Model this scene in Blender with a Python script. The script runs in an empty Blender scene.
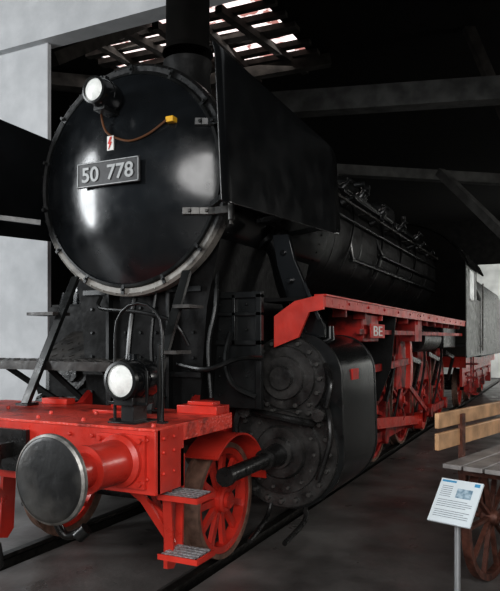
import bpy, bmesh, math, random
from mathutils import Vector as V, Matrix as M
random.seed(4)
S=bpy.context.scene; COL=S.collection; PI=math.pi
try: S.view_settings.view_transform='Standard'
except Exception: pass
try: S.view_settings.look='Medium High Contrast'
except Exception: pass
# ---------------------------------------------------------------- materials
def mat(name,col,rough=.4,metal=0,var=.25,scale=6,bump=.0,bscale=40,coat=0,col2=None,lo=.35,hi=.65,emit=0,rvar=.0,detail=6,spec=.5):
    m=bpy.data.materials.new(name); m.use_nodes=True; n=m.node_tree.nodes; l=m.node_tree.links
    b=n['Principled BSDF']; tc=n.new('ShaderNodeTexCoord')
    no=n.new('ShaderNodeTexNoise'); no.inputs['Scale'].default_value=scale; no.inputs['Detail'].default_value=detail
    l.new(tc.outputs['Object'],no.inputs['Vector'])
    r=n.new('ShaderNodeValToRGB'); r.color_ramp.elements[0].position=lo; r.color_ramp.elements[1].position=hi
    c2=col2 if col2 else tuple(c*(1-var) for c in col)
    r.color_ramp.elements[0].color=(*c2,1); r.color_ramp.elements[1].color=(*col,1)
    l.new(no.outputs['Fac'],r.inputs['Fac']); l.new(r.outputs['Color'],b.inputs['Base Color'])
    b.inputs['Roughness'].default_value=rough; b.inputs['Metallic'].default_value=metal; b.inputs['Specular IOR Level'].default_value=spec
    if rvar:
        mr=n.new('ShaderNodeMapRange'); mr.inputs['To Min'].default_value=max(.03,rough-rvar); mr.inputs['To Max'].default_value=rough+rvar
        mr.inputs['From Min'].default_value=.3; mr.inputs['From Max'].default_value=.7
        n2=n.new('ShaderNodeTexNoise'); n2.inputs['Scale'].default_value=scale*1.7; n2.inputs['Detail'].default_value=8
        l.new(tc.outputs['Object'],n2.inputs['Vector']); l.new(n2.outputs['Fac'],mr.inputs['Value']); l.new(mr.outputs['Result'],b.inputs['Roughness'])
    if coat: b.inputs['Coat Weight'].default_value=coat; b.inputs['Coat Roughness'].default_value=.13
    if bump:
        bn=n.new('ShaderNodeTexNoise'); bn.inputs['Scale'].default_value=bscale; bn.inputs['Detail'].default_value=5
        l.new(tc.outputs['Object'],bn.inputs['Vector'])
        bp=n.new('ShaderNodeBump'); bp.inputs['Strength'].default_value=bump; bp.inputs['Distance'].default_value=.008
        l.new(bn.outputs['Fac'],bp.inputs['Height']); l.new(bp.outputs['Normal'],b.inputs['Normal'])
    if emit:
        l.new(r.outputs['Color'],b.inputs['Emission Color']); b.inputs['Emission Strength'].default_value=emit
    return m
BG=mat('black_gloss',(.010,.011,.012),.2,0,.3,3,.16,3,coat=.25,rvar=.05)
BDOOR=mat('black_door',(.013,.015,.017),.22,0,.3,5,.35,2.6,coat=.3,rvar=.07)
BP=mat('black_paint',(.012,.013,.013),.33,0,.4,5,.12,9,rvar=.1)
BBOIL=mat('black_boiler',(.008,.008,.008),.38,0,.5,5,.2,9,rvar=.1,spec=.3)
BD=mat('black_iron',(.011,.011,.011),.6,0,.5,8,.4,30,rvar=.1,spec=.2)
BO=mat('black_oily',(.020,.0195,.019),.3,0,.5,9,.3,20,rvar=.1)
BCYL=mat('black_cylinder',(.055,.053,.051),.28,0,.7,7,.6,16,col2=(.016,.0155,.015),rvar=.12)
BBOLT=mat('worn_bolt_iron',(.10,.097,.092),.38,.3,.5,20)
BDUST=mat('black_dusty',(.055,.051,.047),.45,0,.7,7,.4,22,rvar=.12,spec=.4)
RINGM=mat('worn_ring',(.012,.012,.012),.32,0,.4,14,.2,20,rvar=.08)
n=RINGM.node_tree.nodes; l=RINGM.node_tree.links
tc=n.new('ShaderNodeTexCoord'); sp=n.new('ShaderNodeSeparateXYZ'); l.new(tc.outputs['Object'],sp.inputs[0])
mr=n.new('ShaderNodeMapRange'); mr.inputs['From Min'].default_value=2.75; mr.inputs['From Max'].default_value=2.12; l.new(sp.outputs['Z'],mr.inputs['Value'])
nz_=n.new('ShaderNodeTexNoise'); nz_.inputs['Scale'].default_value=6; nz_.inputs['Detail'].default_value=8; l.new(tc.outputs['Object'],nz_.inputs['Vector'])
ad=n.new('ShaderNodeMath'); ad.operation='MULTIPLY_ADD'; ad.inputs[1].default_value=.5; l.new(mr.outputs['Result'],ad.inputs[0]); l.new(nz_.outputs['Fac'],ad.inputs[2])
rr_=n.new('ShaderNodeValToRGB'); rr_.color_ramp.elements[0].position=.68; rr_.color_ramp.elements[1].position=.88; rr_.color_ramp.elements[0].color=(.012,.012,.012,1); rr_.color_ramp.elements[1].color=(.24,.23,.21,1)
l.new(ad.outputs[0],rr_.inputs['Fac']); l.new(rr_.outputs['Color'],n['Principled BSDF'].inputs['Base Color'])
RED=mat('red_paint',(.64,.050,.032),.36,0,.3,5,.2,22,coat=.12,rvar=.12)
REDD=mat('red_grimy',(.44,.026,.020),.42,0,.6,7,.2,25,col2=(.09,.012,.010),lo=.36,hi=.58,rvar=.1)
REDX=mat('red_deck',(.70,.075,.05),.36,0,.3,9,.9,45,col2=(.30,.04,.028),lo=.32,hi=.52)
STEEL=mat('worn_steel',(.34,.33,.31),.45,.7,.5,20,.2,50)
DST=mat('dark_steel',(.07,.067,.062),.42,.7,.5,20,.2,50)
TYRE=mat('tyre_steel',(.26,.16,.12),.5,.2,.5,14,.3,30)
TREAD=mat('grate_grey',(.50,.51,.52),.5,.4,.4,40,.3,80)
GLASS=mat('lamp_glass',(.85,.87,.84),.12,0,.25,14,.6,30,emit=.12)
WHITE=mat('white_enamel',(.75,.75,.72),.4,0,.15,20)
DIG=mat('plate_digits',(.36,.37,.37),.45,.2,.15,30)
PLB=mat('plate_black',(.05,.05,.052),.45,0,.3,30)
YEL=mat('yellow_box',(.75,.42,.03),.4)
RTX=mat('red_mark',(.6,.03,.02),.5)
COPP=mat('cable_brown',(.12,.05,.02),.45)
CABM=mat('cab_black',(.06,.062,.056),.35,0,.4,4,.1,8,rvar=.1)
WIN=mat('window_glass',(.45,.48,.50),.1,0,.2,3)
WOOD=mat('bench_wood',(.66,.40,.22),.5,0,.4,7,.3,30)
WOODG=mat('grey_wood',(.36,.34,.33),.5,0,.4,7,.3,30)
RUST=mat('rusty_iron',(.16,.065,.045),.55,.2,.6,18,.4,40)
PAPER=mat('sign_paper',(.76,.83,.86),.4,0,.05,3)
BLUE=mat('sign_blue',(.10,.36,.60),.4,0,.1,3)
PICT=mat('sign_picture',(.14,.24,.32),.4,0,.9,45,col2=(.50,.62,.70))
INK=mat('sign_ink',(.25,.28,.32),.5)
POST=mat('post_grey',(.45,.46,.47),.4,.6,.2,10)
FLOOR=mat('floor_concrete',(.190,.182,.175),.38,0,.5,1.6,.35,22,col2=(.07,.066,.063),lo=.32,hi=.66,rvar=.14,detail=10)
PLANK=mat('track_boards',(.22,.17,.13),.7,0,.6,9,.6,30)
WASH=mat('whitewash',(.48,.49,.50),.75,0,.2,3.7,.5,14,col2=(.40,.41,.42),lo=.35,hi=.7)
WASH2=mat('whitewash_back',(.6,.6,.57),.8,0,.4,1.2,.2,8)
TIM=mat('roof_timber',(.05,.045,.04),.8,0,.6,5,.4,20,spec=.2)
TIMG=mat('roof_timber_pale',(.075,.075,.072),.8,0,.5,4,.4,20,spec=.2)
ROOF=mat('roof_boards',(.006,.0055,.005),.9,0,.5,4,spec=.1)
SKY=mat('skylight_glow',(.95,.84,.82),.6,0,.1,5,col2=(.36,.17,.15),lo=.44,hi=.52,emit=1.3)
# ---------------------------------------------------------------- mesh helper
W={}
def frame(axis):
    a=V(axis).normalized(); t=V((0,0,1)) if abs(a.z)<.95 else V((0,1,0))
    x=t.cross(a).normalized(); y=a.cross(x); return x,y,a
class MB:
    def __init__(s): s.b=bmesh.new()
    def face(s,vs):
        try: s.b.faces.new(vs)
        except Exception: pass
    def box(s,c,sz,rot=None):
        R=rot if rot else M.Identity(3); c=V(c); vs=[]
        for i in (-1,1):
            for j in (-1,1):
                for k in (-1,1): vs.append(s.b.verts.new(c+R@V((i*sz[0]/2,j*sz[1]/2,k*sz[2]/2))))
        for f in ((0,1,3,2),(4,6,7,5),(0,4,5,1),(2,3,7,6),(0,2,6,4),(1,5,7,3)): s.face([vs[q] for q in f])
        return s
    def bx(s,x0,x1,y0,y1,z0,z1): return s.box(((x0+x1)/2,(y0+y1)/2,(z0+z1)/2),(abs(x1-x0),abs(y1-y0),abs(z1-z0)))
    def bar(s,p0,p1,w,t,up=(0,0,1)):
        p0=V(p0);p1=V(p1);a=(p1-p0); L=a.length; a.normalize(); u=V(up)
        if abs(a.dot(u))>.98: u=V((0,1,0))
        x=a.cross(u).normalized(); z=x.cross(a); R=M((x,a,z)).transposed()
        return s.box((p0+p1)/2,(w,L,t),R)
    def prism(s,pts,vec):
        vec=V(vec); A=[s.b.verts.new(V(p)) for p in pts]; B=[s.b.verts.new(V(p)+vec) for p in pts]; n=len(A)
        s.face(A[::-1]); s.face(B)
        for i in range(n): s.face([A[i],A[(i+1)%n],B[(i+1)%n],B[i]])
        return s
    def lathe(s,prof,c,axis=(0,0,1),seg=32,closed=False):
        x,y,a=frame(axis); c=V(c); rings=[]; n=seg
        for r,h in prof:
            if r<1e-5: rings.append([s.b.verts.new(c+a*h)])
            else: rings.append([s.b.verts.new(c+a*h+(x*math.cos(2*PI*i/seg)+y*math.sin(2*PI*i/seg))*r) for i in range(n)])
        prs=list(zip(rings,rings[1:]))
        if closed: prs.append((rings[-1],rings[0]))
        for A,B in prs:
            for i in range(seg):
                j=(i+1)%n
                if len(A)==1 and len(B)==1: continue
                if len(A)==1: s.face([A[0],B[i],B[j]])
                elif len(B)==1: s.face([A[i],A[j],B[0]])
                else: s.face([A[i],A[j],B[j],B[i]])
        return s
    def cyl(s,p0,p1,r,r1=None,seg=16):
        p0=V(p0);p1=V(p1); L=(p1-p0).length; r1=r if r1 is None else r1
        return s.lathe([(0,0),(r,0),(r1,L),(0,L)],p0,p1-p0,seg)
    def tube(s,pts,r,seg=8,smooth=True):
        P=[V(p) for p in pts]
        if smooth and len(P)>2:
            Q=[]
            for i in range(len(P)-1):
                a=P[max(i-1,0)];b=P[i];c=P[i+1];d=P[min(i+2,len(P)-1)]
                for k in range(5):
                    t=k/5; Q.append(.5*((2*b)+(c-a)*t+(2*a-5*b+4*c-d)*t*t+(3*b-a-3*c+d)*t**3))
            Q.append(P[-1]); P=Q
        prev=None; nx=None
        for i,p in enumerate(P):
            t=(P[min(i+1,len(P)-1)]-P[max(i-1,0)]).normalized()
            if nx is None: nx,_,_=frame(t)
            nx=(nx-t*nx.dot(t)).normalized(); ny=t.cross(nx)
            ring=[s.b.verts.new(p+(nx*math.cos(2*PI*k/seg)+ny*math.sin(2*PI*k/seg))*r) for k in range(seg)]
            if prev:
                for k in range(seg): s.face([prev[k],prev[(k+1)%seg],ring[(k+1)%seg],ring[k]])
            else: s.face(ring[::-1])
            prev=ring
        s.face(prev); return s
    def ball(s,c,r,seg=10):
        prof=[(r*math.sin(PI*i/8),-r*math.cos(PI*i/8)) for i in range(9)]; prof[0]=(0,-r); prof[-1]=(0,r)
        return s.lathe(prof,c,(0,0,1),seg)
    def bolts(s,c,axis,R,n,r=.016,h=.02,off=0,seg=6):
        x,y,a=frame(axis); c=V(c)
        for i in range(n):
            t=off+2*PI*i/n; p=c+(x*math.cos(t)+y*math.sin(t))*R; s.cyl(p-a*.005,p+a*h,r,r*.8,seg)
        return s
    def build(s,name,m,parent=None,origin=None,bevel=0,flat=False,solid=0):
        bmesh.ops.recalc_face_normals(s.b,faces=s.b.faces[:])
        pw=V(W[parent.name]) if parent else V((0,0,0))
        og=V(origin) if origin is not None else pw
        for v in s.b.verts: v.co-=og
        me=bpy.data.meshes.new(name); s.b.to_mesh(me); s.b.free()
        if not flat:
            for p in me.polygons: p.use_smooth=True
            try: me.set_sharp_from_angle(angle=math.radians(38))
            except Exception: pass
        me.materials.append(m); o=bpy.data.objects.new(name,me); COL.objects.link(o)
        o.parent=parent; o.location=og-pw; W[o.name]=tuple(og)
        if solid:
            sm=o.modifiers.new('solid','SOLIDIFY'); sm.thickness=solid; sm.offset=0
        if bevel:
            bv=o.modifiers.new('bevel','BEVEL'); bv.width=bevel; bv.segments=2; bv.limit_method='ANGLE'; bv.angle_limit=math.radians(40)
        return o
def thing(name,label,cat,loc=(0,0,0),rz=0,group=None,local=False):
    o=bpy.data.objects.new(name,None); COL.objects.link(o); o.empty_display_size=.2; o.location=loc; o.rotation_euler=(0,0,rz)
    o['label']=label; o['category']=cat
    if group:o['group']=group
    W[o.name]=(0,0,0) if local else tuple(loc); return o
def tag(o,label,cat,group=None):
    o['label']=label;o['category']=cat
    if group:o['group']=group
    return o
def struct(o): o['kind']='structure'; return o
def dup(o,parent,loc):
    c=o.copy(); COL.objects.link(c); c.parent=parent; c.location=loc
    for ch in list(o.children):
        d=ch.copy(); COL.objects.link(d); d.parent=c
    return c
def bolt_parts(parent,c,R,n,r,h):
    # each bolt head its own part round a cover facing -Y
    first=None; pw=V(W[parent.name])
    for i in range(n):
        t=2*PI*i/n; p=V(c)+V((math.cos(t)*R,0,math.sin(t)*R))
        if first is None:
            b=MB(); b.cyl(p+V((0,.005,0)),p-V((0,h,0)),r,r*.8,6); first=b.build('cover_bolt',BBOLT,parent,origin=p)
        else: dup(first,parent,p-pw)
def text_mesh(txt,name,m,parent,center,e1,e2,height,width=None,depth=.004,bold=0.0):
    cu=bpy.data.curves.new(name,'FONT'); cu.body=txt; cu.size=1; cu.align_x='CENTER'; cu.align_y='CENTER'; cu.extrude=.01; cu.offset=bold
    t=bpy.data.objects.new(name+'_tmp',cu); COL.objects.link(t)
    dg=bpy.context.evaluated_depsgraph_get(); me=bpy.data.meshes.new_from_object(t.evaluated_get(dg))
    bpy.data.objects.remove(t)
    xs=[v.co.x for v in me.vertices]; ys=[v.co.y for v in me.vertices]
    cx=(max(xs)+min(xs))/2; cy=(max(ys)+min(ys))/2; sy=height/(max(ys)-min(ys)); sx=(width/(max(xs)-min(xs))) if width else sy
    e1=V(e1);e2=V(e2);n=e1.cross(e2); pw=V(W[parent.name])
    for v in me.vertices:
        v.co=V(center)-pw+e1*((v.co.x-cx)*sx)+e2*((v.co.y-cy)*sy)+n*((v.co.z+.01)/.02*depth)
    me.materials.clear(); me.materials.append(m); me.name=name
    o=bpy.data.objects.new(name,me); COL.objects.link(o); o.parent=parent; W[o.name]=tuple(pw); return o
# ================================================================ LOCOMOTIVE
L=thing('steam_locomotive','large black and red steam locomotive numbered 50 778 filling the shed','steam locomotive',(0,4.5,0))
ZC=2.905
b=MB(); b.lathe([(0,.02),(.865,.02),(.872,.05),(.872,2.3),(0,2.3)],(0,0,ZC),(0,1,0),72)
for y in (.2,1.15,2.1):
    for i in range(60):
        t=2*PI*i/60; p=V((math.cos(t)*.872,y,ZC+math.sin(t)*.872)); n=V((math.cos(t),0,math.sin(t))); b.cyl(p-n*.004,p+n*.008,.012,.008,6)
SB=b.build('smokebox',BG,L)
b=MB(); b.lathe([(.84,.03),(.84,-.045),(.895,-.05),(.918,-.03),(.918,.06),(.87,.075),(.87,.03)],(0,0,ZC),(0,1,0),80,closed=True)
b.bolts((0,-.048,ZC),(0,-1,0),.900,44,.007,.006)
b.build('front_ring',RINGM,SB)
RD=.85
def doorY(r): return -.05-.25*(1-(min(r,RD)/RD)**2.1)
b=MB(); prof=[(RD*i/28,doorY(RD*i/28)) for i in range(29)]
prof[-1]=(RD-.008,-.054); prof+= [(RD-.008,-.02),(.0,-.02)]
b.lathe(prof,(0,0,ZC),(0,1,0),96); D=b.build('smokebox_door',BDOOR,L)
b=MB(); b.lathe([(.825,-.058),(.825,doorY(.825)-.008),(.845,-.068),(.855,-.05)],(0,0,ZC),(0,1,0),96,closed=True); b.build('door_rim',BP,D)
for i in range(14):
    t=2*PI*(i+.4)/14; n=V((math.cos(t),0,math.sin(t))); c=V((0,-.066,ZC))+n*.868
    if abs(t)<.25 or abs(t-2*PI)<.2: continue
    b=MB(); b.bar(c-n*.04,c+n*.035,.024,.014,(0,1,0)); b.cyl(c+V((0,-.005,0)),c+V((0,-.024,0)),.011,.009,6); b.build('door_clamp',BP,D,origin=c)
for z in (2.59,3.25):
    b=MB(); pts=[]
    for k in range(7):
        x=(.58 if z<3 else .66)+(.34 if z<3 else .26)*k/6; r=min(.87,math.hypot(x,z-ZC)); pts.append(V((x,min(doorY(r),-.06)-.016,z)))
    for p,q in zip(pts,pts[1:]): b.bar(p,q+(q-p)*.05,.028,.055)
    b.cyl((.935,-.075,z-.08),(.935,-.075,z+.08),.024,seg=12)
    b.cyl(pts[1]+V((0,0,0)),pts[1]+V((0,-.03,0)),.014,seg=6); b.cyl(pts[3],pts[3]+V((0,-.03,0)),.014,seg=6)
    b.build('hinge_strap',BBOLT if z<3 else BP,D,origin=(.7,-.1,z),bevel=.004)
b=MB(); b.cyl((.935,-.075,2.48),(.935,-.075,3.38),.014,seg=10); b.build('hinge_pin',DST,D)
nx,ny,nz=.02,-.333,2.90
b=MB(); b.bx(nx-.29,nx+.29,ny,ny+.017,nz-.095,nz+.095); b.bx(nx-.17,nx-.09,ny+.01,-.26,nz-.05,nz+.05); b.bx(nx+.09,nx+.17,ny+.01,-.26,nz-.05,nz+.05)
NP=b.build('number_plate',PLB,L,origin=(nx,ny,nz),bevel=.003); NP['label']='black plate with pale numerals'
b=MB()
for x0,x1,z0,z1 in ((-.285,.285,-.09,-.084),(-.285,.285,.084,.09),(-.285,-.279,-.09,.09),(.279,.285,-.09,.09)): b.bx(nx+x0,nx+x1,ny-.005,ny+.002,nz+z0,nz+z1)
b.build('plate_border',DIG,NP)
text_mesh('50','numerals',DIG,NP,(nx-.16,ny-.001,nz),(1,0,0),(0,0,1),.115,.16,.006,.018)
text_mesh('778','numerals',DIG,NP,(nx+.12,ny-.001,nz),(1,0,0),(0,0,1),.115,.24,.006,.018)
b=MB(); b.bx(-.012,.048,-.299,-.286,3.075,3.185); HV=b.build('warning_sign',WHITE,L,origin=(.018,-.29,3.13),bevel=.002); HV['label']='small white high voltage sign'
b=MB(); b.prism([(.021,-.305,3.177),(.0,-.305,3.125),(.016,-.305,3.128),(.005,-.305,3.083),(.036,-.305,3.138),(.02,-.305,3.136),(.036,-.305,3.177)],(0,.006,0)); b.build('flash_mark',RTX,HV)
b=MB(); b.bx(.465,.53,-.225,-.16,3.245,3.288); b.build('junction_box',YEL,L,bevel=.005)
b=MB(); b.tube([(.0,-.37,3.40),(-.06,-.3,3.33),(-.02,-.295,3.22),(.08,-.285,3.16),(.20,-.278,3.13),(.34,-.255,3.17),(.47,-.22,3.26)],.009); b.build('lamp_cable',COPP,L)
def headlight(c,base_z,wall=None,k=1.0,dl=0):
    c=V(c); b=MB()
    b.lathe([(.0,.26+dl),(.07*k,.26+dl),(.11*k,.22+dl),(.122*k,.17+dl),(.122*k,.05),(.110*k,0),(.108*k,-.01),(.096*k,-.01),(.09*k,.02),(0,.03)],c,(0,1,0),32)
    b.cyl(c+V((0,.12,.115*k)),c+V((0,.12,.15*k)),.035,seg=12); b.lathe([(.1*k,.1),(.127*k,.1),(.127*k,.12),(.1*k,.12)],c,(0,1,0),32,closed=True)
    H=b.build('headlight',BG,L,origin=c)
    b=MB(); b.lathe([(0,-.028),(.04*k,-.024),(.075*k,-.012),(.096*k,.0),(0,.005)],c,(0,1,0),32); b.build('lens',GLASS,H)
    b=MB(); b.lathe([(.094*k,-.018),(.112*k,-.014),(.114*k,.02),(.1*k,.02)],c,(0,1,0),32,closed=True); b.build('lens_rim',BP,H)
    b=MB()
    if wall is None:
        b.bx(c.x-.07,c.x+.07,c.y+.02,c.y+.24,c.z-.15,c.z-.10); b.bx(c.x-.045,c.x+.045,c.y+.06,c.y+.2,base_z,c.z-.14)
        b.bx(c.x-.10,c.x+.10,c.y+.0,c.y+.24,base_z,base_z+.015)
        for s in (-1,1): b.bar(c+V((s*.135,.07,-.14)),c+V((s*.135,.07,.06)),.02,.012)
        b.bar(c+V((-.14,.07,-.14)),c+V((.14,.07,-.14)),.02,.02)
    else:
        b.bx(c.x-.05,c.x+.05,c.y+.05,wall,c.z-.13,c.z-.09); b.bx(c.x-.07,c.x+.07,wall-.02,wall+.03,c.z-.2,c.z-.02)
        b.cyl(c+V((0,.2,0)),(c.x,wall+.03,c.z),.04,seg=12)
    b.build('lamp_bracket',BP,H,bevel=.003); return H
headlight((0.0,-.46,3.48),0,-.17,.90)
for s in (1,-1):
    headlight((s*.755,-1.13,1.40),1.14,None,1.03,.05)
    b=MB(); x=s*.785; w=.175; pts=[(x-w,-1.0,1.14),(x-w,-1.0,1.66)]
    for k in range(1,8): t=PI-PI*k/8; pts.append((x+w*math.cos(t),-1.0,1.69+w*math.sin(t)))
    pts+=[(x+w,-1.0,1.66),(x+w,-1.0,1.14)]
    b.tube(pts,.010,10,smooth=False); b.box((x-w,-1.0,1.148),(.05,.05,.016)); b.box((x+w,-1.0,1.148),(.05,.05,.016))
    b.bar((x+w-.045,-.97,1.14),(x+w-.045,-.97,1.62),.012,.025); b.bar((x+w-.045,-.97,1.62),(x+w,-1.0,1.62),.014,.02)
    b.build('lamp_hoop',BP,L)
# boiler
b=MB(); b.lathe([(0,2.28),(.85,2.28),(.85,7.5),(.88,7.55),(.88,8.62),(0,8.62)],(0,0,ZC),(0,1,0),64); BO_=b.build('boiler',BBOIL,L)
for y in (2.6,3.6,4.6,5.6,6.6,7.5):
    b=MB(); b.lathe([(.848,-.03),(.853,-.03),(.853,.03),(.848,.03)],(0,y,ZC),(0,1,0),64,closed=True); b.build('boiler_band',BBOIL,BO_,origin=(0,y,ZC))
b=MB(); b.lathe([(.38,-.08),(.27,.03),(.22,.10),(.205,.30),(.215,.36),(.225,.38),(.225,.42),(.18,.42),(.17,.1),(.17,0)],(0,.85,3.76),(0,0,1),40); b.build('chimney',BD,L)
for (y,r,h) in ((3.35,.38,.33),(5.1,.36,.34)):
    b=MB(); b.lathe([(r+.12,-.06),(r+.02,.06),(r,.16),(r*.95,h-.08),(r*.7,h),(0,h+.03)],(0,y,3.72),(0,0,1),32); b.cyl((0,y,3.72+h),(0,y,3.82+h),.05,seg=10)
    b.cyl((r*.9,y-.1,3.93),(r+.12,y-.1,3.93),.04); b.cyl((r*.9,y+.12,3.93),(r+.14,y+.12,3.91),.05)
    b.build('boiler_dome',BP,L)
b=MB(); b.bx(-.5,.5,6.1,6.9,3.58,3.9); b.build('sand_box',BP,L,bevel=.08)
for x,y,z0,z1,r in ((.25,7.3,3.6,4.02,.05),(-.2,7.4,3.6,4.1,.09),(.45,7.7,3.5,3.92,.07)):
    b=MB(); b.cyl((x,y,z0),(x,y,z1),r,r*.7); b.build('safety_valve',BO,L)
for s in (1,-1):
    rx=.93; y0=2.35 if s==1 else .35
    b=MB(); b.tube([(s*rx,y0,3.2),(s*rx,8.5,3.2)],.018,8,False)
    for y in (2.4,3.6,4.8,6.0,7.2,8.4): b.cyl((s*.8,y,3.2),(s*rx,y,3.2),.014); b.ball((s*rx,y,3.2),.03)
    b.build('boiler_handrail',DST,L)
def bp(ang,r=.9): return (r*math.cos(math.radians(ang)),ZC+r*math.sin(math.radians(ang)))
for k,(ang,y0,y1,r) in enumerate(((48,2.4,8.6,.02),(54,3.3,8.6,.015),(60,2.9,8.6,.03),(42,3.8,8.6,.012),(36,3.2,8.6,.018),(8,2.5,8.6,.014),(-8,4.4,8.6,.022),(-20,3.2,8.6,.025),(68,4.9,8.6,.025),(26,5.0,8.6,.014))):
    x,z=bp(ang); b=MB(); x2,z2=bp(ang+14,.84); b.tube([(x,y1,z),(x,y1-1,z),(x,(y0+y1)/2,z),(x,y0+.2,z),(x,y0,z+.01),(x2,y0-.08,z2)],r,8)
    b.build('boiler_pipe',BP if k%2 else BBOIL,L)
for k,(y,a0,a1,r,sl) in enumerate(((3.0,-30,40,.012,.6),(4.35,-30,50,.018,.8),(5.5,-30,50,.016,.7),(6.5,-30,45,.016,.9),(7.6,-35,40,.014,.4))):
    b=MB(); pts=[]
    for i in range(9):
        a=a0+(a1-a0)*i/8; x,z=bp(a,.865+r); pts.append((x,y+sl*(i/8)**2,z))
    b.tube(pts,r,8); b.build('boiler_pipe',BBOIL,L)
for (y,a,rr) in ((2.95,22,.06),(4.5,52,.09),(5.8,30,.07),(6.9,50,.09),(7.6,40,.08),(3.6,64,.08),(5.0,60,.07),(4.1,18,.05),(6.3,16,.05),(4.9,20,.08),(5.3,44,.07),(7.2,24,.06),(6.0,58,.09),(7.9,20,.07),(3.3,40,.06)):
    x,z=bp(a,.86); n=V((math.cos(math.radians(a)),0,math.sin(math.radians(a)))); p=V((x,y,z)); b=MB(); b.cyl(p,p+n*.1,rr,rr*.8,16); b.cyl(p+n*.1,p+n*.17,rr*.45); b.lathe([(rr*.7,.15),(rr*.8,.16),(rr*.8,.175),(rr*.7,.18)],p,n,16,closed=True); b.build('boiler_valve',BP,L)
# smoke deflectors
for s in (1,-1):
    Y0,Y1=-.72,1.64; NC=16
    def zb(y): return 2.50+.13*(y-Y0)/(Y1-Y0)
    def zt(y): return 3.50-.05*(y-Y0)/(Y1-Y0)
    def dxf(y,t):
        x=1.205-.05*t
        if t>.90: x-=((t-.90)/.10)**2*.012
        return s*x
    def yr(t):
        h=t*.94; r=.10
        if h<r: return Y1-r+math.sqrt(max(0,r*r-(r-h)**2))
        h2=(1-t)*.94; r=.16
        if h2<r: return Y1-r+math.sqrt(max(0,r*r-(r-h2)**2))
        return Y1
    b=MB(); G=[]
    ts=[0,.008,.02,.04,.07,.10,.14,.2,.3,.4,.5,.6,.7,.79,.84,.88,.91,.94,.965,.985,.995,1]
    for t in ts:
        row=[]
        for j in range(NC+1):
            y=Y0+(yr(t)-Y0)*j/NC; z=zb(y)+t*(zt(y)-zb(y)); row.append(b.b.verts.new(V((dxf(y,t),y,z))))
        G.append(row)
    for i in range(len(ts)-1):
        for j in range(NC): b.face([G[i][j],G[i][j+1],G[i+1][j+1],G[i+1][j]])
    SD=b.build('smoke_deflector',BG,L,solid=.008)
    for y in (-.45,.6,1.3):
        b=MB(); b.bar((s*1.19,y,2.66),(s*.82,y+.3 if y<0 else y,2.62),.03,.04)
        if y>0: b.bar((s*1.15,y,3.3),(s*.74,y,3.36),.025,.03)
        b.build('deflector_stay',BP,SD)
# front braces
for s in (1,-1):
    b=MB(); b.bar((s*.54,-.04,2.16),(s*.56,-.58,1.15),.035,.07,(1,0,0)); b.box((s*.56,-.56,1.15),(.12,.12,.03))
    Bc=b.build('front_brace',BP,L,bevel=.003)
    for t in ((.30,.62) if s==1 else (.33,)):
        y=-.04-.54*t; z=2.18-1.03*t; b=MB(); b.bx(s*.56,s*(.70 if s==1 else .84),y-.07,y+.13,z,z+.025); b.build('brace_tread',BDUST,Bc,origin=(s*.66,y,z))
def treadplate(x0,x1,y0,y1,z,t,name,par):
    b=MB(); b.bx(x0,x1,y0,y1,z-t,z)
    nx_=int((x1-x0)/.09); ny_=int((y1-y0)/.09)
    for i in range(nx_):
        for j in range(ny_): b.box((x0+.05+i*.09,y0+.05+j*.09,z+.002),(.05,.012,.007),M.Rotation(.8 if (i+j)%2 else -.8,3,'Z'))
    return b.build(name,BDUST,par)
FB=treadplate(-1.75,.10,-.40,.12,1.475,.07,'footboard',L)
b=MB(); b.prism([(-1.1,.10,1.475),(-1.1,.55,1.72),(-1.1,.55,1.42),(-1.1,.10,1.42)],(1.12,0,0))
R_=M.Rotation(math.atan2(.245,.45),3,'X')
for i in range(11):
    for j in range(4): b.box((-1.05+i*.098,.15+j*.10,1.504+j*.0544),(.05,.012,.007),R_@M.Rotation(.8 if (i+j)%2 else -.8,3,'Z'))
b.build('sloping_step',BDUST,FB)
for x in (-1.4,-.9,-.3):
    b=MB(); b.bar((x,.0,1.42),(x*.6,.1,1.1),.04,.04); b.build('footboard_bracket',BD,FB)
# added dark plate, stands in for the darkness behind the footboard
b=MB(); b.bx(-1.40,-.60,.56,.60,1.10,1.96); b.build('bulkhead_and_shade_plate',BD,L)
# saddle
b=MB(); b.prism([(-.55,.12,1.05),(.55,.12,1.05),(.62,.12,1.9),(.74,.12,2.42),(-.74,.12,2.42),(-.62,.12,1.9)],(0,1.9,0)); SA=b.build('smokebox_saddle',BD,L)
b=MB(); b.bx(-.58,.58,.09,.13,2.02,2.06); b.bx(-.58,.58,.09,.13,1.35,1.39); b.bx(.28,.31,.06,.13,1.1,2.1); b.bx(-.31,-.28,.06,.13,1.1,2.1)
for x in (-.5,-.15,.0,.15,.5):
    for z in (1.2,1.5,1.7,1.9): b.cyl((x,.125,z),(x,.105,z),.016,.012,6)
b.build('saddle_rib',BP,SA)
for pts,r in (([(.2,.05,2.02),(.2,-.02,1.6),(.3,-.1,1.2)],.016),([(.0,.06,2.05),(.02,-.05,1.7),(.0,-.08,1.2)],.022),([(-.35,.05,2.0),(-.3,-.02,1.9),(.1,-.04,1.86),(.4,-.02,1.78),(.5,.05,1.6)],.015),([(.33,.03,2.0),(.36,-.03,1.7),(.30,-.04,1.4),(.38,-.1,1.2)],.014),([(.40,.05,1.45),(.7,-.02,1.42),(.9,.1,1.5),(1.0,.3,1.5)],.02),([(.66,.2,2.2),(.70,.12,1.9),(.66,.08,1.6),(.70,.05,1.2)],.02)):
    b=MB(); b.tube(pts,r); b.build('drain_pipe',BP,L)
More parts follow.
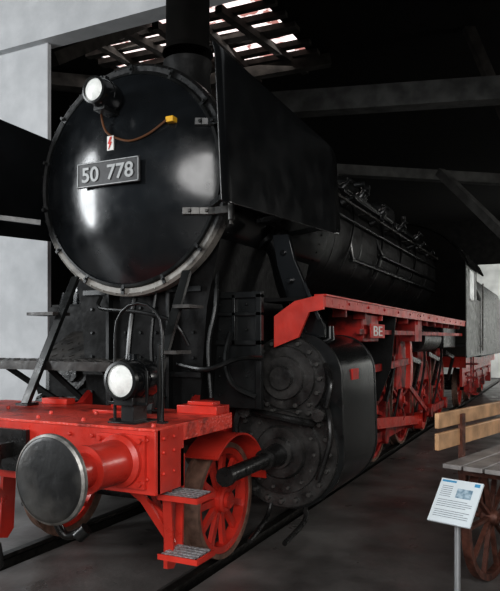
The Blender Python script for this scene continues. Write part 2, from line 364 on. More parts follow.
b=MB(); b.bx(.56,.98,.33,.36,1.10,2.0); b.bx(.56,1.0,.30,.35,1.97,2.02); b.bx(.56,1.0,.30,.35,1.60,1.64); b.bx(.56,1.0,.30,.35,1.83,1.86); b.bx(.74,.77,.30,.35,1.6,2.0); b.bx(.95,1.0,.30,.35,1.1,2.0)
for z in (1.2,1.35,1.5,1.72,1.92):
    for x in (.62,.86): b.cyl((x,.33,z),(x,.315,z),.013,.01,6)
b.build('bulkhead_and_shade_plate',BP,L,bevel=.004)
b=MB(); b.tube([(.75,.27,1.7),(.74,.2,1.5),(.80,.2,1.3),(.95,.3,1.2)],.022); b.build('drain_pipe',BP,L)
for s in (1,-1):
    b=MB(); b.tube([(s*.66,.95,2.62),(s*.84,.96,2.45),(s*.93,1.0,2.1),(s*1.03,1.08,1.75),(s*1.06,1.1,1.5)],.095,16)
    b.lathe([(.09,0),(.15,0),(.15,.035),(.09,.035)],(s*1.055,1.1,1.6),(s*.1,.05,-1),20,closed=True); b.bolts((s*1.055,1.1,1.6),(0,0,1),.125,8)
    b.lathe([(.09,0),(.16,0),(.16,.035),(.09,.035)],(s*.78,.955,2.5),(s*.6,.0,-.7),20,closed=True)
    b.build('steam_pipe',BP,L)
    b=MB(); b.prism([(s*.96,.60,2.50),(s*1.10,.60,2.50),(s*1.14,.63,2.3),(s*1.25,.72,1.98),(s*1.36,.74,1.76),(s*1.36,.74,1.66),(s*1.02,.70,1.66),(s*1.07,.70,1.8),(s*1.06,.70,1.95),(s*.99,.63,2.25)],(0,.05,0))
    for z,x in ((2.35,1.05),(2.12,1.10),(1.9,1.17)): b.cyl((s*x,.60,z),(s*x,.72,z),.022)
    b.bar((s*1.24,.6,2.1),(s*1.36,.62,1.8),.03,.03)
    b.build('running_board_hanger',BG,L,bevel=.004)
for s in (1,-1):
    b=MB(); b.bx(s*.86,s*1.42,.62,8.62,1.955,1.985); RB=b.build('running_board',BD,L)
    b=MB(); y_=.58 if s==1 else 2.0; b.bx(s*1.405,s*1.425,y_,8.62,1.90,2.0); b.bx(s*1.34,s*1.44,y_-.02,8.62,1.985,2.0)
    b.build('red_valance',RED,RB)
    for y in [1.2+.62*i for i in range(12)]:
        if s==1:
            b=MB(); b.cyl((1.425,y,1.95),(1.437,y,1.95),.014,.011,6); b.bx(1.28,1.40,y-.02,y+.02,1.84,1.955); b.build('board_clip',REDD,RB)
    if s==1:
        b=MB(); b.prism([(s*1.02,.50,1.58),(s*1.02,.50,1.83),(s*1.18,.54,1.95),(s*1.42,.55,2.0),(s*1.42,.55,1.88),(s*1.3,.55,1.86),(s*1.22,.52,1.66)],(0,.03,0)); b.build('front_apron',RED,RB)
    for y in (1.9,4.1,5.2,6.3,7.4,8.4):
        b=MB(); b.prism([(s*.62,y,1.95),(s*1.4,y,1.95),(s*1.4,y,1.92),(s*.8,y,1.8),(s*.62,y,1.6)],(0,.02,0)); b.build('board_bracket',BD,RB)
for s in (1,-1):
    b=MB(); b.prism([(s*.50,-1.15,.85),(s*.50,-1.15,1.12),(s*.50,.0,1.12),(s*.50,.5,1.5),(s*.50,8.6,1.5),(s*.50,10.8,1.3),(s*.50,10.8,.75),(s*.50,9.6,.55),(s*.50,2.2,.5),(s*.50,.7,.55),(s*.50,.5,.95),(s*.5,-.4,.95),(s*.5,-.6,.85)],(s*.06,0,0)); b.build('main_frame',REDD,L)
for y in (-.2,1.9,3.5,5.2,6.8,8.4,10.4):
    b=MB(); b.bx(-.5,.5,y,y+.05,.7,1.1 if y<0 else 1.35); b.build('frame_stretcher',BD,L)
b=MB(); b.bx(-.5,.5,8.3,10.6,.9,1.9); b.bx(-.45,.45,2.3,8.3,1.5,2.1); b.build('ashpan',BD,L)
# buffer beam and deck
b=MB(); b.bx(-1.06,1.06,-1.22,-1.17,.77,1.135); b.bx(-1.06,-1.01,-1.2,-.92,.77,1.135); b.bx(1.01,1.06,-1.2,-.92,.77,1.135); b.bx(-1.06,1.06,-.96,-.92,.77,1.0); b.bx(-1.05,1.05,-1.2,-.93,.765,.78)
for x in (.45,.62,1.01,-.45,-.62,-1.01):
    for z in (.86,1.08): b.cyl((x,-1.215,z),(x,-1.235,z),.014,.011,6)
for y in (-1.14,-1.03):
    for z in (.88,1.0,1.08): b.cyl((1.055,y,z),(1.072,y,z),.013,.01,6)
BB=b.build('buffer_beam',RED,L,bevel=.004)
b=MB(); b.bx(-1.06,1.06,-1.225,-.30,1.128,1.145); b.bx(.985,1.06,-.92,-.3,1.04,1.13); b.bx(-1.06,-.985,-.92,-.3,1.04,1.13)
for c in ((.3,-.8,1.14),(.0,-.9,1.14),(.45,-1.1,1.14),(.1,-1.12,1.14),(-.3,-1.1,1.14),(1.0,-1.15,1.14),(.25,-.55,1.14),(-.5,-.8,1.14)): b.cyl(c,(c[0],c[1],c[2]+.025),.016,.012,6)
DK=b.build('front_deck',REDX,L,bevel=.003)
for q in ((.74,1.05,-.50,-.32,1.145,1.20),(.80,1.0,-.46,-.36,1.2,1.225),(-.55,-.3,-.42,-.32,1.145,1.19),(.12,.4,-.42,-.31,1.145,1.185),(.2,.52,-.72,-.6,1.145,1.165)):
    b=MB(); b.bx(*q); b.build('deck_block',RED,DK,bevel=.004)
BFACE=mat('buffer_face',(.014,.014,.014),.42,0,.5,3,.8,10,col2=(.045,.043,.040),lo=.36,hi=.46,rvar=.12)
for s in (1,-1):
    c=V((s*.835,-1.22,.955)); b=MB()
    b.box(c+V((0,-.012,0)),(.34,.025,.30)); b.lathe([(0,0),(.155,0),(.15,-.05),(.125,-.07),(.122,-.30),(.13,-.31),(.13,-.33),(0,-.33)],c,(0,1,0),36)
    for x in (-.14,.14):
        for z in (-.12,.12): b.cyl(c+V((x,-.02,z)),c+V((x,-.045,z)),.018,.015,6)
    BU=b.build('buffer',RED,L,origin=c)
    b=MB(); b.cyl(c+V((0,-.32,0)),c+V((0,-.58,0)),.095,seg=32); b.build('buffer_plunger',RED,BU)
    b=MB(); b.lathe([(0,-.598),(.10,-.597),(.19,-.594),(.212,-.588),(.22,-.578),(.22,-.565),(.212,-.555),(.10,-.54),(0,-.54)],c,(0,1,0),64); b.build('buffer_head',BFACE,BU)
    b=MB(); b.lathe([(.210,-.591),(.2225,-.582),(.2245,-.572),(.2245,-.562),(.214,-.554)],c,(0,1,0),64,closed=True); b.build('worn_edge',STEEL,BU)
b=MB(); b.box((0,-1.24,.955),(.26,.03,.26)); b.bar((0,-1.2,.96),(0,-1.42,.96),.05,.09); b.tube([(0,-1.40,.96),(0,-1.50,.93),(0,-1.56,.98),(0,-1.53,1.06)],.035,10); b.build('coupling_hook',BO,L)
b=MB(); b.tube([(-.06,-1.4,.96),(-.07,-1.44,.8),(-.06,-1.42,.66),(.06,-1.42,.66),(.07,-1.44,.8),(.06,-1.4,.96)],.02,8); b.cyl((0,-1.42,.66),(0,-1.40,.42),.025); b.tube([(-.05,-1.4,.42),(-.05,-1.38,.28),(.05,-1.38,.28),(.05,-1.4,.42)],.018,8); b.build('screw_coupling',BO,L)
for x in (.42,-.42):
    b=MB(); b.cyl((x,-1.2,.86),(x,-1.3,.86),.03); b.tube([(x,-1.28,.86),(x,-1.34,.80),(x+.01,-1.33,.62),(x+.06,-1.30,.50),(x+.14,-1.27,.52)],.026,10); b.cyl((x+.13,-1.27,.49),(x+.18,-1.25,.54),.04); b.build('brake_hose',BO,L)
# steps & guards
for s in (1,-1):
    b=MB(); b.bar((s*1.0,-1.02,.82),(s*1.0,-.98,.36),.06,.016,(0,1,0)); b.bar((s*1.0,-.86,.95),(s*1.0,-.88,.36),.05,.016,(0,1,0)); b.bar((s*.80,-1.08,.80),(s*.99,-.94,.42),.05,.02,(0,1,0)); b.bar((s*.68,-1.05,.80),(s*.98,-.95,.55),.045,.02,(0,1,0))
    ST=b.build('step_hanger',RED,L)
    for z in (.72,.375):
        b=MB(); b.bx(s*.985,s*1.25,-1.08,-.88,z,z+.018); b.bx(s*.985,s*1.25,-1.09,-1.08,z-.006,z+.026); b.bx(s*1.24,s*1.252,-1.08,-.88,z-.006,z+.026)
        b.build('step_tread',RED,ST,origin=(s*1.1,-.97,z))
        b=MB()
        for i in range(7): b.bx(s*(1.0+i*.035),s*(1.017+i*.035),-1.07,-.89,z+.018,z+.026)
        for j in range(5): b.bx(s*1.0,s*1.227,-1.07+j*.041,-1.052+j*.041,z+.018,z+.028)
        b.build('step_grating',TREAD,ST,origin=(s*1.1,-.97,z+.03))
    b=MB(); b.prism([(s*.72,-.62,.85),(s*.72,-.50,.85),(s*.74,-.52,.18),(s*.74,-.58,.12),(s*.74,-.66,.14)],(s*.03,0,0)); b.bar((s*.73,-.9,.85),(s*.74,-.6,.4),.03,.03); b.build('rail_guard',RED,L)
    b=MB(); O=[];I_=[]
    for i in range(21):
        a=math.radians(8+i*6.3); O.append((.07+.495*math.cos(a),.45+.495*math.sin(a))); I_.append((.07+.48*math.cos(a),.45+.48*math.sin(a)))
    vs=[[b.b.verts.new(V((x,p[0],p[1]))) for p in Q] for x,Q in ((s*.66,O),(s*.93,O),(s*.93,I_),(s*.66,I_))]
    for a_,b_ in ((0,1),(1,2),(2,3),(3,0)):
        for i in range(20): b.face([vs[a_][i],vs[a_][i+1],vs[b_][i+1],vs[b_][i]])
    b.face([vs[k_][0] for k_ in range(4)]); b.face([vs[k_][20] for k_ in range(4)])
    b.build('wheel_guard',RED,L)
def wheel(name,c,R,ns,s,cw=False,sm=RED,P=None):
    P=P or L; c=V(c); b=MB(); ax=(s,0,0)
    b.lathe([(R-.09,-.045),(R-.04,-.045),(R-.04,.05),(R-.09,.045)],c,ax,48,closed=True)
    b.lathe([(.0,.075),(.085,.07),(.10,.055),(R*.22,.045),(R*.24,-.04),(0,-.05)],c,ax,28)
    for i in range(ns):
        t=2*PI*(i+.5)/ns; d=V((0,math.cos(t),math.sin(t))); b.bar(c+d*R*.18,c+d*(R-.07),.035 if R<.6 else .04,.05,d.cross(V((1,0,0))))
    if cw:
        pts=[]
        for i in range(9): a=math.radians(20+i*17.5); pts.append(c+V((-s*.02,(R-.09)*math.cos(a),(R-.09)*math.sin(a))))
        b.prism(pts,(s*.065,0,0)); b.cyl(c+V((s*.0,0,-.33)),c+V((s*.09,0,-.33)),.11,seg=24)
    o=b.build(name,sm,P,origin=c)
    b=MB(); b.lathe([(R-.042,-.065),(R+.028,-.065),(R+.028,-.04),(R,-.034),(R-.004,.062),(R-.042,.062)],c,ax,56,closed=True); b.build('tyre',TYRE,o)
    b=MB(); b.cyl(c+V((s*.07,0,0)),c+V((s*.095,0,0)),.06,seg=20); b.bolts(c+V((s*.09,0,0)),(s,0,0),.04,4,.008,.01); b.build('axle_cap',RED,o)
    return o
for s in (1,-1):
    wheel('leading_wheel',(s*.76,.07,.435),.435,11,s)
    w0=wheel('driving_wheel',(s*.76,2.67,.70),.70,15,s,True,REDD)
    for k in range(1,5): dup(w0,L,w0.location+V((0,1.65*k,0)))
for y,z in ((.07,.435),(2.67,.7),(4.32,.7),(5.97,.7),(7.62,.7),(9.27,.7)):
    b=MB(); b.cyl((-.72,y,z),(.72,y,z),.08); b.build('axle',BO,L)
def hull(P):
    P=sorted(set(P)); lo=[];up=[]
    def cr(o,a,b_): return (a[0]-o[0])*(b_[1]-o[1])-(a[1]-o[1])*(b_[0]-o[0])
    for p in P:
        while len(lo)>1 and cr(lo[-2],lo[-1],p)<=0: lo.pop()
        lo.append(p)
    for p in P[::-1]:
        while len(up)>1 and cr(up[-2],up[-1],p)<=0: up.pop()
        up.append(p)
    return lo[:-1]+up[:-1]
for s in (1,-1):
    P=[(round(1.07+.475*math.cos(2*PI*i/48),4),round(.745+.475*math.sin(2*PI*i/48),4)) for i in range(48)]
    P+=[(round(1.19+.335*math.cos(2*PI*i/48),4),round(1.33+.35*math.sin(2*PI*i/48),4)) for i in range(48)]
    P+=[(.62,.6),(.62,1.5)]
    H_=hull(P)
    b=MB(); b.prism([(s*x,.66,z) for x,z in H_],(0,1.02,0)); CY=b.build('cylinder_block',BG,L,bevel=.015)
    for y in (.655,1.655):
        b=MB(); b.prism([(s*(1.08+(x-1.08)*1.012),y,1.03+(z-1.03)*1.012) for x,z in H_],(0,.03,0)); b.build('casing_band',BP,CY)
    b=MB(); c=(s*1.05,.655,.735)
    b.lathe([(0,-.17),(.12,-.17),(.125,-.12),(.20,-.12),(.22,-.09),(.33,-.09),(.335,-.055),(.45,-.055),(.46,-.045),(.46,0),(0,0)],c,(0,1,0),64)
    if s==-1: b.bolts((c[0],.60,c[2]),(0,-1,0),.40,20,.024,.036)
    b.build('cylinder_cover',BCYL,CY)
    if s==1: bolt_parts(CY,(c[0],.60,c[2]),.40,20,.024,.036); bolt_parts(CY,(c[0],.565,c[2]),.29,14,.016,.018)
    b=MB(); c=(s*1.08,.655,1.335)
    b.lathe([(0,-.18),(.09,-.18),(.095,-.13),(.17,-.13),(.175,-.085),(.25,-.085),(.255,-.05),(.335,-.05),(.34,-.035),(.34,0),(0,0)],c,(0,1,0),56)
    if s==-1: b.bolts((c[0],.605,c[2]),(0,-1,0),.295,14,.021,.034)
    b.build('steam_chest_cover',BCYL,CY)
    if s==1: bolt_parts(CY,(c[0],.605,c[2]),.295,16,.022,.036)
    b=MB(); c=V((s*1.05,.54,.725)); b.cyl(c,c+V((0,-.22,0)),.10,.07,24); b.cyl(c+V((0,-.2,0)),c+V((0,-.93,-.01)),.055,seg=24); b.lathe([(.05,0),(.066,0),(.066,.04),(.05,.04)],c+V((0,-.93,-.01)),(0,1,0),24,closed=True); b.lathe([(.055,0),(.078,0),(.078,.03),(.055,.03)],c+V((0,-.3,0)),(0,1,0),24,closed=True); b.build('tail_rod_tube',BO,CY)
    for pts,r in (([(s*.76,.6,1.2),(s*.72,.5,1.1),(s*.70,.45,.9),(s*.74,.45,.5)],.028),([(s*1.38,.64,1.16),(s*1.48,.50,1.06),(s*1.50,.46,.85),(s*1.40,.48,.56)],.024),([(s*1.34,.55,.98),(s*1.1,.40,1.04),(s*.84,.5,1.06)],.03),([(s*1.42,.6,1.45),(s*1.5,.5,1.3),(s*1.46,.5,1.12)],.02),([(s*1.25,.6,.30),(s*1.28,.5,.22),(s*1.28,.1,.16)],.02),([(s*.95,.6,.30),(s*.95,.5,.2),(s*1.0,.1,.14)],.02)):
        b=MB(); b.tube(pts,r); b.build('drain_pipe',BO,CY)
    for x in (.78,1.41):
        b=MB(); b.cyl((s*x,.6,1.06),(s*x,.44,1.06),.05); b.bolts((s*x,.45,1.06),(0,-1,0),.034,5,.01); b.build('relief_valve',BCYL,CY)
    b=MB(); b.bx(s*1.0,s*1.2,.62,.76,1.66,1.74); b.build('oil_box',BP,CY,bevel=.005)
    for x,y in ((1.22,.78),(1.12,1.42),(1.30,1.05)):
        b=MB(); b.cyl((s*x,y,1.62),(s*x,y,1.76),.045,.035); b.build('lubricator',BP,CY)
    b=MB(); b.bx(s*1.515,s*1.535,.95,1.12,1.31,1.40) ; b.build('maker_plate',RTX,CY)
    b=MB(); b.bx(s*1.03,s*1.17,1.65,3.0,.86,.93); b.bx(s*1.04,s*1.16,1.65,3.0,.53,.58); b.build('slide_bar',DST,L)
    b=MB(); b.bx(s*1.02,s*1.18,2.25,2.6,.60,.86); b.cyl((s*1.0,2.45,.72),(s*1.22,2.45,.72),.07); b.cyl((s*1.1,1.6,.72),(s*1.1,2.3,.72),.045); b.build('crosshead',DST,L)
    b=MB(); b.prism([(s*1.0,2.95,.95),(s*1.22,2.95,.95),(s*1.36,2.95,1.3),(s*1.42,2.95,1.9),(s*.62,2.95,1.9),(s*.62,2.95,1.45),(s*.9,2.95,1.35)],(0,.04,0)); b.build('motion_bracket',BD,L)
    b=MB(); b.bar((s*1.08,2.45,.72),(s*1.08,5.97,.40),.05,.13); b.cyl((s*1.02,5.97,.38),(s*1.15,5.97,.38),.13,seg=24); b.build('connecting_rod',RED,L)
    for k in range(4): 
        y=2.67+1.65*k; b=MB(); b.bar((s*.93,y,.37),(s*.93,y+1.65,.37),.045,.13); b.cyl((s*.9,y,.37),(s*.99,y,.37),.12,seg=24); b.cyl((s*.9,y+1.65,.37),(s*.98,y+1.65,.37),.115,seg=24); b.build('coupling_rod',REDD,L)
    b=MB(); b.prism([(s*1.22,4.35,1.0),(s*1.22,4.48,1.02),(s*1.22,4.55,1.3),(s*1.22,4.48,1.62),(s*1.22,4.35,1.64),(s*1.22,4.42,1.3)],(s*.06,0,0)); b.build('expansion_link',RED,L)
    for p,q,w_,t_ in (((1.25,1.6,1.31),(1.25,4.45,1.36),.035,.08),((1.2,5.95,.55),(1.25,4.45,1.02),.03,.07),((1.18,2.0,1.38),(1.2,2.35,.5),.03,.07),((1.15,5.97,.38),(1.2,5.9,.6),.03,.1)):
        b=MB(); b.bar((s*p[0],p[1],p[2]),(s*q[0],q[1],q[2]),w_,t_); b.build('valve_rod',REDD,L)
    b=MB(); b.bar((s*1.36,1.7,1.72),(s*1.36,8.6,1.74),.03,.05); b.build('reversing_rod',REDD,L)
    b=MB(); b.bx(s*1.1,s*1.38,4.2,4.65,1.62,1.93); b.prism([(s*1.15,4.0,1.0),(s*1.15,4.9,1.0),(s*1.15,4.75,1.7),(s*1.15,4.15,1.7)],(s*.03,0,0)); b.build('link_support',REDD,L)
    b=MB(); b.prism([(s*1.10,3.0,1.72),(s*1.10,4.2,1.72),(s*1.10,4.2,1.45),(s*1.10,3.9,1.42),(s*1.10,3.0,1.5)],(s*.03,0,0)); b.build('motion_plate',REDD,L)
    b=MB(); b.cyl((s*1.12,5.2,1.66),(s*1.12,6.6,1.66),.2,seg=28); b.build('air_tank',BP,L)
    b=MB(); b.bx(s*.95,s*1.3,6.9,8.3,1.5,1.9); b.build('tool_box',BP,L,bevel=.02)
    for y in (3.5,5.15,6.8,8.45):
        b=MB(); b.bar((s*.78,y-.03,1.5),(s*.78,y-.08,.5),.08,.06,(0,1,0)); b.bar((s*.78,y-.1,.85),(s*.78,y-.02,.4),.09,.07,(0,1,0)); b.build('brake_hanger',REDD,L)
        b=MB(); b.tube([(s*.9,y+.1,1.9),(s*1.0,y+.05,1.4),(s*.95,y+.05,.9),(s*.8,y,.15)],.02); b.build('sand_pipe',BP,L)
        b=MB(); b.bx(s*.90,s*.97,y-.4,y+.4,1.28,1.46); b.bx(s*.90,s*.97,y-.25,y+.25,1.46,1.50); b.build('spring_bracket',REDD,L)
        b=MB(); b.bar((s*1.16,y-.5,1.42),(s*1.16,y+.5,1.30),.03,.07); b.bar((s*1.16,y+.45,1.3),(s*1.05,y+.5,.85),.04,.05); b.build('brake_lever',BO,L)
b=MB(); b.bx(1.403,1.412,1.95,2.5,1.66,1.80); LP=b.build('lettered_plate',RTX,L,origin=(1.4,2.2,1.7)); text_mesh('BE','plate_letters',WHITE,LP,(1.413,2.22,1.73),(0,1,0),(0,0,1),.10,.34,.004,.01)
for s in (1,-1):
    b=MB(); b.bx(s*1.0,s*1.36,1.85,2.45,1.62,1.9); b.build('lubricator_box',REDD,L,bevel=.01)
# cab
for s in (1,-1):
    b=MB(); X=s*1.45; t=s*.02
    def pl(y0,y1,z0,z1): b.bx(X-t,X,y0,y1,z0,z1)
    pl(8.62,9.15,1.3,3.2); pl(9.15,9.95,1.3,2.45); pl(9.15,9.95,3.05,3.2); pl(9.95,10.25,1.3,3.2); pl(10.25,10.9,1.3,2.5); pl(10.25,10.9,3.1,3.2)
    b.bx(X-t*2,X+t*.5,9.1,9.98,2.42,2.46); b.bx(X,X+t*.6,8.62,10.9,1.3,1.34)
    CB=b.build('cab_side',CABM,L)
    b=MB(); b.bx(X-t*.8,X-t*.4,9.15,9.95,2.45,3.05); b.build('window_pane',WIN,CB)
    b=MB(); b.tube([(X+s*.05,10.95,1.4),(X+s*.05,10.95,2.9)],.018,8,False); b.cyl((X,10.95,1.5),(X+s*.05,10.95,1.5),.014); b.cyl((X,10.95,2.85),(X+s*.05,10.95,2.85),.014); b.build('grab_rail',STEEL,CB)
    b=MB()
    for z in (.45,.8,1.1): b.bx(s*1.2,s*1.45,10.4,10.8,z,z+.03)
    b.bx(s*1.3,s*1.33,10.4,10.43,.45,1.3); b.bx(s*1.3,s*1.33,10.77,10.8,.45,1.3); b.build('cab_step',REDD,L)
b=MB(); pts=[(-1.43,8.62,1.9),(1.43,8.62,1.9),(1.43,8.62,3.2)]
for i in range(11): a=math.radians(18+144*i/10); pts.append((1.5*math.cos(a),8.62,2.74+1.5*math.sin(a)*.82))
pts.append((-1.43,8.62,3.2)); b.prism(pts,(0,.03,0)); b.build('cab_front',ROOF,L)
pts=[];q=[]
for i in range(17):
    a=math.radians(16+148*i/16); pts.append((1.56*math.cos(a),8.55,2.76+1.5*math.sin(a)*.82)); q.append((1.53*math.cos(a),8.55,2.74+1.5*math.sin(a)*.82))
b=MB()
R0=[b.b.verts.new(V(p)) for p in pts];R1=[b.b.verts.new(V(p)+V((0,2.6,0))) for p in pts];Q0=[b.b.verts.new(V(p)) for p in q];Q1=[b.b.verts.new(V(p)+V((0,2.6,0))) for p in q]
for i in range(16):
    b.face([R0[i],R0[i+1],R1[i+1],R1[i]]);b.face([Q0[i],Q1[i],Q1[i+1],Q0[i+1]]);b.face([R0[i],Q0[i],Q0[i+1],R0[i+1]]);b.face([R1[i],R1[i+1],Q1[i+1],Q1[i]])
b.face([R0[0],R1[0],Q1[0],Q0[0]]);b.face([R0[16],Q0[16],Q1[16],R1[16]])
b.build('cab_roof',ROOF,L)
b=MB(); b.bx(-1.43,1.43,8.62,10.9,1.5,1.56); b.build('cab_floor',BD,L)
# ================================================================ TENDER
T=thing('tender','black coal tender on red wheels coupled behind the locomotive cab','tender',(0,14.7,0))
b=MB(); b.prism([(-1.42,11.3,1.25),(1.42,11.3,1.25),(1.42,11.3,2.6),(1.2,11.3,3.1),(-1.2,11.3,3.1),(-1.42,11.3,2.6)],(0,6.8,0)); b.build('tender_body',CABM,T,bevel=.03)
b=MB(); b.prism([(-1.0,11.7,3.08),(1.0,11.7,3.08),(.5,11.7,3.35),(-.5,11.7,3.35)],(0,3.6,0)); b.build('coal_heap',mat('coal',(.01,.01,.01),.6,0,.4,20,1,14),T)
b=MB(); b.bx(-1.1,1.1,11.25,18.2,1.0,1.25); b.bx(-1.0,-.94,11.4,18,.55,1.05); b.bx(.94,1.0,11.4,18,.55,1.05); b.build('tender_frame',RED,T)
for s in (1,-1):
    for y in (12.3,14.1,15.5,17.2): wheel('tender_wheel',(s*.76,y,.47),.47,11,s,P=T)
for y in (12.3,14.1,15.5,17.2):
    b=MB(); b.cyl((-.94,y,.47),(.94,y,.47),.07); b.build('axle',BO,T)
    for s in (1,-1):
        b=MB(); b.box((s*1.0,y,.5),(.14,.26,.28)); b.bar((s*1.0,y-.45,.82),(s*1.0,y+.45,.82),.08,.06); b.bx(s*.98,s*1.02,y-.05,y+.05,.6,.85); b.build('axle_box',REDD,T)
# ================================================================ RAILS, FLOOR
FZ=-.03
b2=MB(); b2.bx(-14,-.86,-14,30,-.35,FZ); b2.bx(.86,14,-14,30,-.35,FZ); b2.bx(-.62,.62,-14,30,-.35,FZ-.03); b2.bx(-.86,.86,-14,30,-.35,-.13)
f=struct(b2.build('floor',FLOOR))
for s,lab in ((1,'steel rail set in the floor under the near red wheels'),(-1,'steel rail set in the floor under the far side wheels')):
    b=MB(); x=s*.762; pts=[(x-.033,-.001),(x+.033,-.001),(x+.035,-.03),(x+.01,-.05),(x+.01,-.11),(x+.06,-.13),(x-.06,-.13),(x-.01,-.11),(x-.01,-.05),(x-.035,-.03)]
    b.prism([(p[0],-10,p[1]) for p in pts],(0,34,0)); tag(b.build('rail',DST,origin=(x,0,-.13)),lab,'rail')
for i in range(7):
    y=-1.5-.28*i; b=MB(); b.bx(-.60,.60,y-.13,y+.12,FZ-.03,FZ+.0); tag(b.build('track_board',PLANK,origin=(0,y,FZ-.03),bevel=.006),'dark worn wooden board lying crosswise between the two rails','board','boards between the rails')
# ================================================================ SHED
b=MB(); b.bx(-4.6,-2.60,1.8,1.86,FZ,7.0); struct(b.build('wall_left',WASH))
b=MB(); b.bx(-4.6,6.5,1.70,1.95,5.30,7.0); struct(b.build('trim_1',WASH))
b=MB(); b.bx(-14,14,26,26.3,FZ,5.0); struct(b.build('wall_back',WASH2))
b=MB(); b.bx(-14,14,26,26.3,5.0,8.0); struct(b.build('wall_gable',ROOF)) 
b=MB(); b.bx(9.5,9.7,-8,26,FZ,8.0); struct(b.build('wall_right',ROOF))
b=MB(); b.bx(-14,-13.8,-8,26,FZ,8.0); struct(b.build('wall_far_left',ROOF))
sx0,sx1,sy0,sy1=-4.9,-1.15,4.7,7.5; RZ=7.0
b=MB(); b.bx(-14,14,-8,sy0,RZ,RZ+.1); b.bx(-14,14,sy1,26,RZ,RZ+.1); b.bx(-14,sx0,sy0,sy1,RZ,RZ+.1); b.bx(sx1,14,sy0,sy1,RZ,RZ+.1)
struct(b.build('ceiling',ROOF))
b=MB(); b.bx(sx0,sx1,sy0,sy1,RZ+.12,RZ+.14); struct(b.build('window_1',SKY))
k=2
def trim(bb,m):
    global k
    o=struct(bb.build('trim_%d'%k,m)); k+=1; return o
for y,w_,dy_ in ((4.95,.1,.1),(5.25,.12,.2),(5.65,.2,.25),(6.1,.12,-.1),(6.45,.14,.1),(6.8,.2,.2),(7.2,.1,.0)):
    b=MB(); b.bar((sx0,y,RZ-.03),(sx1+.2,y+dy_,RZ-.03),w_,.10); trim(b,TIM)
for x,dx_ in ((-4.3,.2),(-3.6,.5),(-3.0,.1),(-2.3,-.1),(-1.8,.4)):
    b=MB(); b.bar((x,sy0,RZ-.12),(x+dx_,sy1,RZ-.12),.13,.12); trim(b,TIM)
b=MB(); b.bar((-6.2,4.9,RZ-.35),(-3.0,7.6,RZ-.35),.3,.25); trim(b,TIM)
def dirh(h): return V((math.sin(math.radians(h)),math.cos(math.radians(h)),0))
cam=V((3.093,-4.188,1.64))
def at(u,v,d):
    a=(u-250)/640; return V((cam.x+(.8988*a-.4384)*d,cam.y+(.4384*a+.8988)*d,cam.z+(340-v)/640*d))
b=MB(); p=at(300,104,10.6); q=dirh(74.7); b.bar(p-q*.5,p+q*8,.3,.36); trim(b,TIMG)
b=MB(); p=at(350,171,14); q=dirh(52); b.bar(p-q*3,p+q*7,.25,.22); trim(b,TIMG)
b=MB(); p=at(440,172,13); b.bar(p,at(510,240,11.5),.16,.16); trim(b,TIMG)
b=MB(); b.bar(at(465,20,11),at(520,150,11),.16,.16); trim(b,TIM)
b=MB(); b.bar(at(130,95,12),at(330,60,12),.2,.2); trim(b,TIM)
b=MB(); b.bar(at(52,60,9),at(150,20,11),.18,.18); trim(b,TIM)
b=MB(); b.lathe([(.235,0),(.225,.03),(.20,.06),(.20,2.72),(0,2.72)],(0,.85,4.26),(0,0,1),32); tag(b.build('smoke_duct',ROOF,origin=(0,.85,4.26)),'dark sheet metal smoke duct hanging from the roof above the chimney','duct')
# ================================================================ BENCH CART
C=thing('luggage_cart_bench','wooden slatted bench on an iron wheeled cart at right','bench',(2.37,.02,FZ),math.radians(-15.3),local=True)
for z0,z1 in ((1.10,1.20),(.96,1.07)):
    b=MB(); b.bx(-.015,.015,0,2.2,z0,z1); b.build('back_slat',WOOD,C,bevel=.006)
for x0,x1 in ((.03,.15),(.165,.285),(.30,.42)):
    b=MB(); b.bx(x0,x1,.02,2.2,.85,.88); b.build('seat_slat',WOODG,C,bevel=.005)
for y in (.35,1.9):
    b=MB(); b.bar((.02,y,.62),(.018,y,1.17),.03,.05,(0,1,0)); b.bx(.02,.42,y-.025,y+.025,.79,.85); b.bar((.04,y,.62),(.04,y,.78),.03,.05); b.build('seat_bracket',RUST,C)
b=MB(); b.bx(.02,.07,.28,2.2,.82,.85); b.bx(.37,.42,.28,2.2,.77,.85); b.bx(.02,.42,.28,.33,.77,.85)
for y in (.62,1.8): b.cyl((-.02,y,.43),(.56,y,.43),.02); b.bar((.05,y,.43),(.05,y,.80),.03,.05); b.bar((.39,y,.43),(.39,y,.80),.03,.05)
b.build('cart_frame',RUST,C)
for x in (.11,.56):
    for y in (.62,1.8):
        c=V((x,y,.43)); R=.43; b=MB(); b.lathe([(R-.045,-.025),(R,-.028),(R,.028),(R-.045,.025)],c,(1,0,0),44,closed=True); b.lathe([(0,-.06),(.04,-.06),(.055,-.04),(.055,.04),(.04,.06),(0,.06)],c,(1,0,0),20)
        for i in range(10):
            t=2*PI*i/10; d=V((0,math.cos(t),math.sin(t))); b.bar(c+d*.04,c+d*(R-.03),.022,.032,(1,0,0))
        b.build('cart_wheel',RUST,C,origin=c)
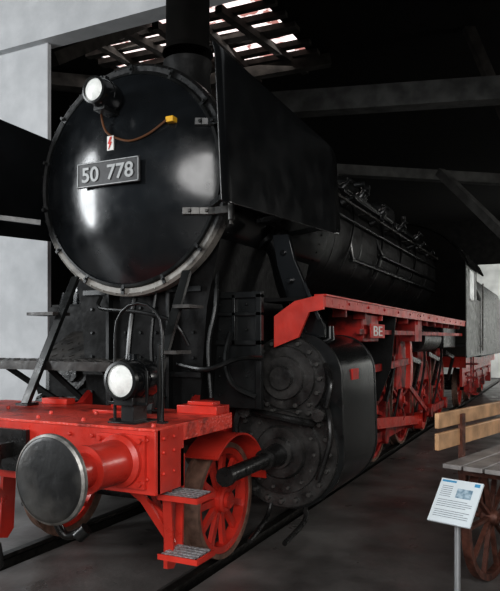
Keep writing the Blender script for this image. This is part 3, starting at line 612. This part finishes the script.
# ================================================================ INFO SIGN
I=thing('info_sign','small tilted white information board on a grey post','sign',(2.56,-.42,FZ),math.radians(-17),local=True)
b=MB(); b.cyl((0,0,0),(0,0,.72),.018); b.build('post',POST,I)
b=MB(); b.cyl((0,0,0),(0,0,.015),.13,seg=32); b.build('base_plate',POST,I)
ph=math.radians(48); e2=V((0,math.cos(ph),math.sin(ph))); e1=V((1,0,0)); nn=e1.cross(e2); c0=V((-.01,0,.75))
def panel(name,u0,u1,v0,v1,t0,t1,m,par):
    b=MB(); b.prism([c0+e1*u0+e2*v0+nn*t0,c0+e1*u1+e2*v0+nn*t0,c0+e1*u1+e2*v1+nn*t0,c0+e1*u0+e2*v1+nn*t0],nn*(t1-t0)); return b.build(name,m,par)
PN=panel('panel',-.125,.125,-.14,.14,-.006,.006,PAPER,I)
panel('header_band',-.115,-.03,.118,.13,.006,.008,BLUE,PN); panel('photograph',-.01,.08,.025,.085,.006,.008,PICT,PN); panel('blue_block',.08,.11,.11,.13,.006,.008,BLUE,PN)
def line(u0,u1,v):
    b=MB(); b.prism([c0+e1*u0+e2*v+nn*.006,c0+e1*u1+e2*v+nn*.006,c0+e1*u1+e2*(v+.003)+nn*.006,c0+e1*u0+e2*(v+.003)+nn*.006],nn*.0015); b.build('text_line',INK,PN)
for i in range(9):
    if i!=4: line(-.105,.10 if i%3 else .07,-.013*i)
for i in range(6): line(-.105,-.04,.09-.013*i)
# ================================================================ LIGHT & CAMERA
def area(name,loc,target,sx,sy,e,col,shape='ELLIPSE'):
    ld=bpy.data.lights.new(name,'AREA'); ld.shape=shape; ld.size=sx; ld.size_y=sy; ld.energy=e; ld.color=col
    o=bpy.data.objects.new(name,ld); COL.objects.link(o); o.location=loc
    o.rotation_euler=(V(target)-V(loc)).to_track_quat('-Z','Y').to_euler(); return o
area('gate_daylight',(-7.0,-5.0,3.8),(0,0,2),2.2,6,560,(.95,.98,1))
area('gate_daylight_right',(6.5,-10.0,5.0),(0.5,0,1.0),9,6,980,(.99,.98,.97))
area('skylight_lamp',(-3.2,6,6.8),(-2.5,4,0),4,2.5,80,(1,.95,.92))
area('side_lamp',(9.2,8,3.6),(1,5,.8),5,2,330,(1,.98,.94))  # area lamp beside the right wall, aimed at the locomotive's side
area('far_wall_lamp',(6.0,21,3.5),(1.5,26,2.5),3,2.5,650,(.98,1,1))  # lamp added near the back wall to brighten its right part
w=bpy.data.worlds.new('World'); S.world=w; w.use_nodes=True; bg=w.node_tree.nodes['Background']; bg.inputs['Color'].default_value=(.80,.9,1,1); bg.inputs['Strength'].default_value=.20
cd=bpy.data.cameras.new('Camera'); co=bpy.data.objects.new('Camera',cd); COL.objects.link(co); co.location=cam; co.rotation_euler=(PI/2,0,math.radians(26))
cd.sensor_fit='HORIZONTAL'; cd.sensor_width=36; cd.lens=46.08; cd.shift_y=.089; S.camera=co
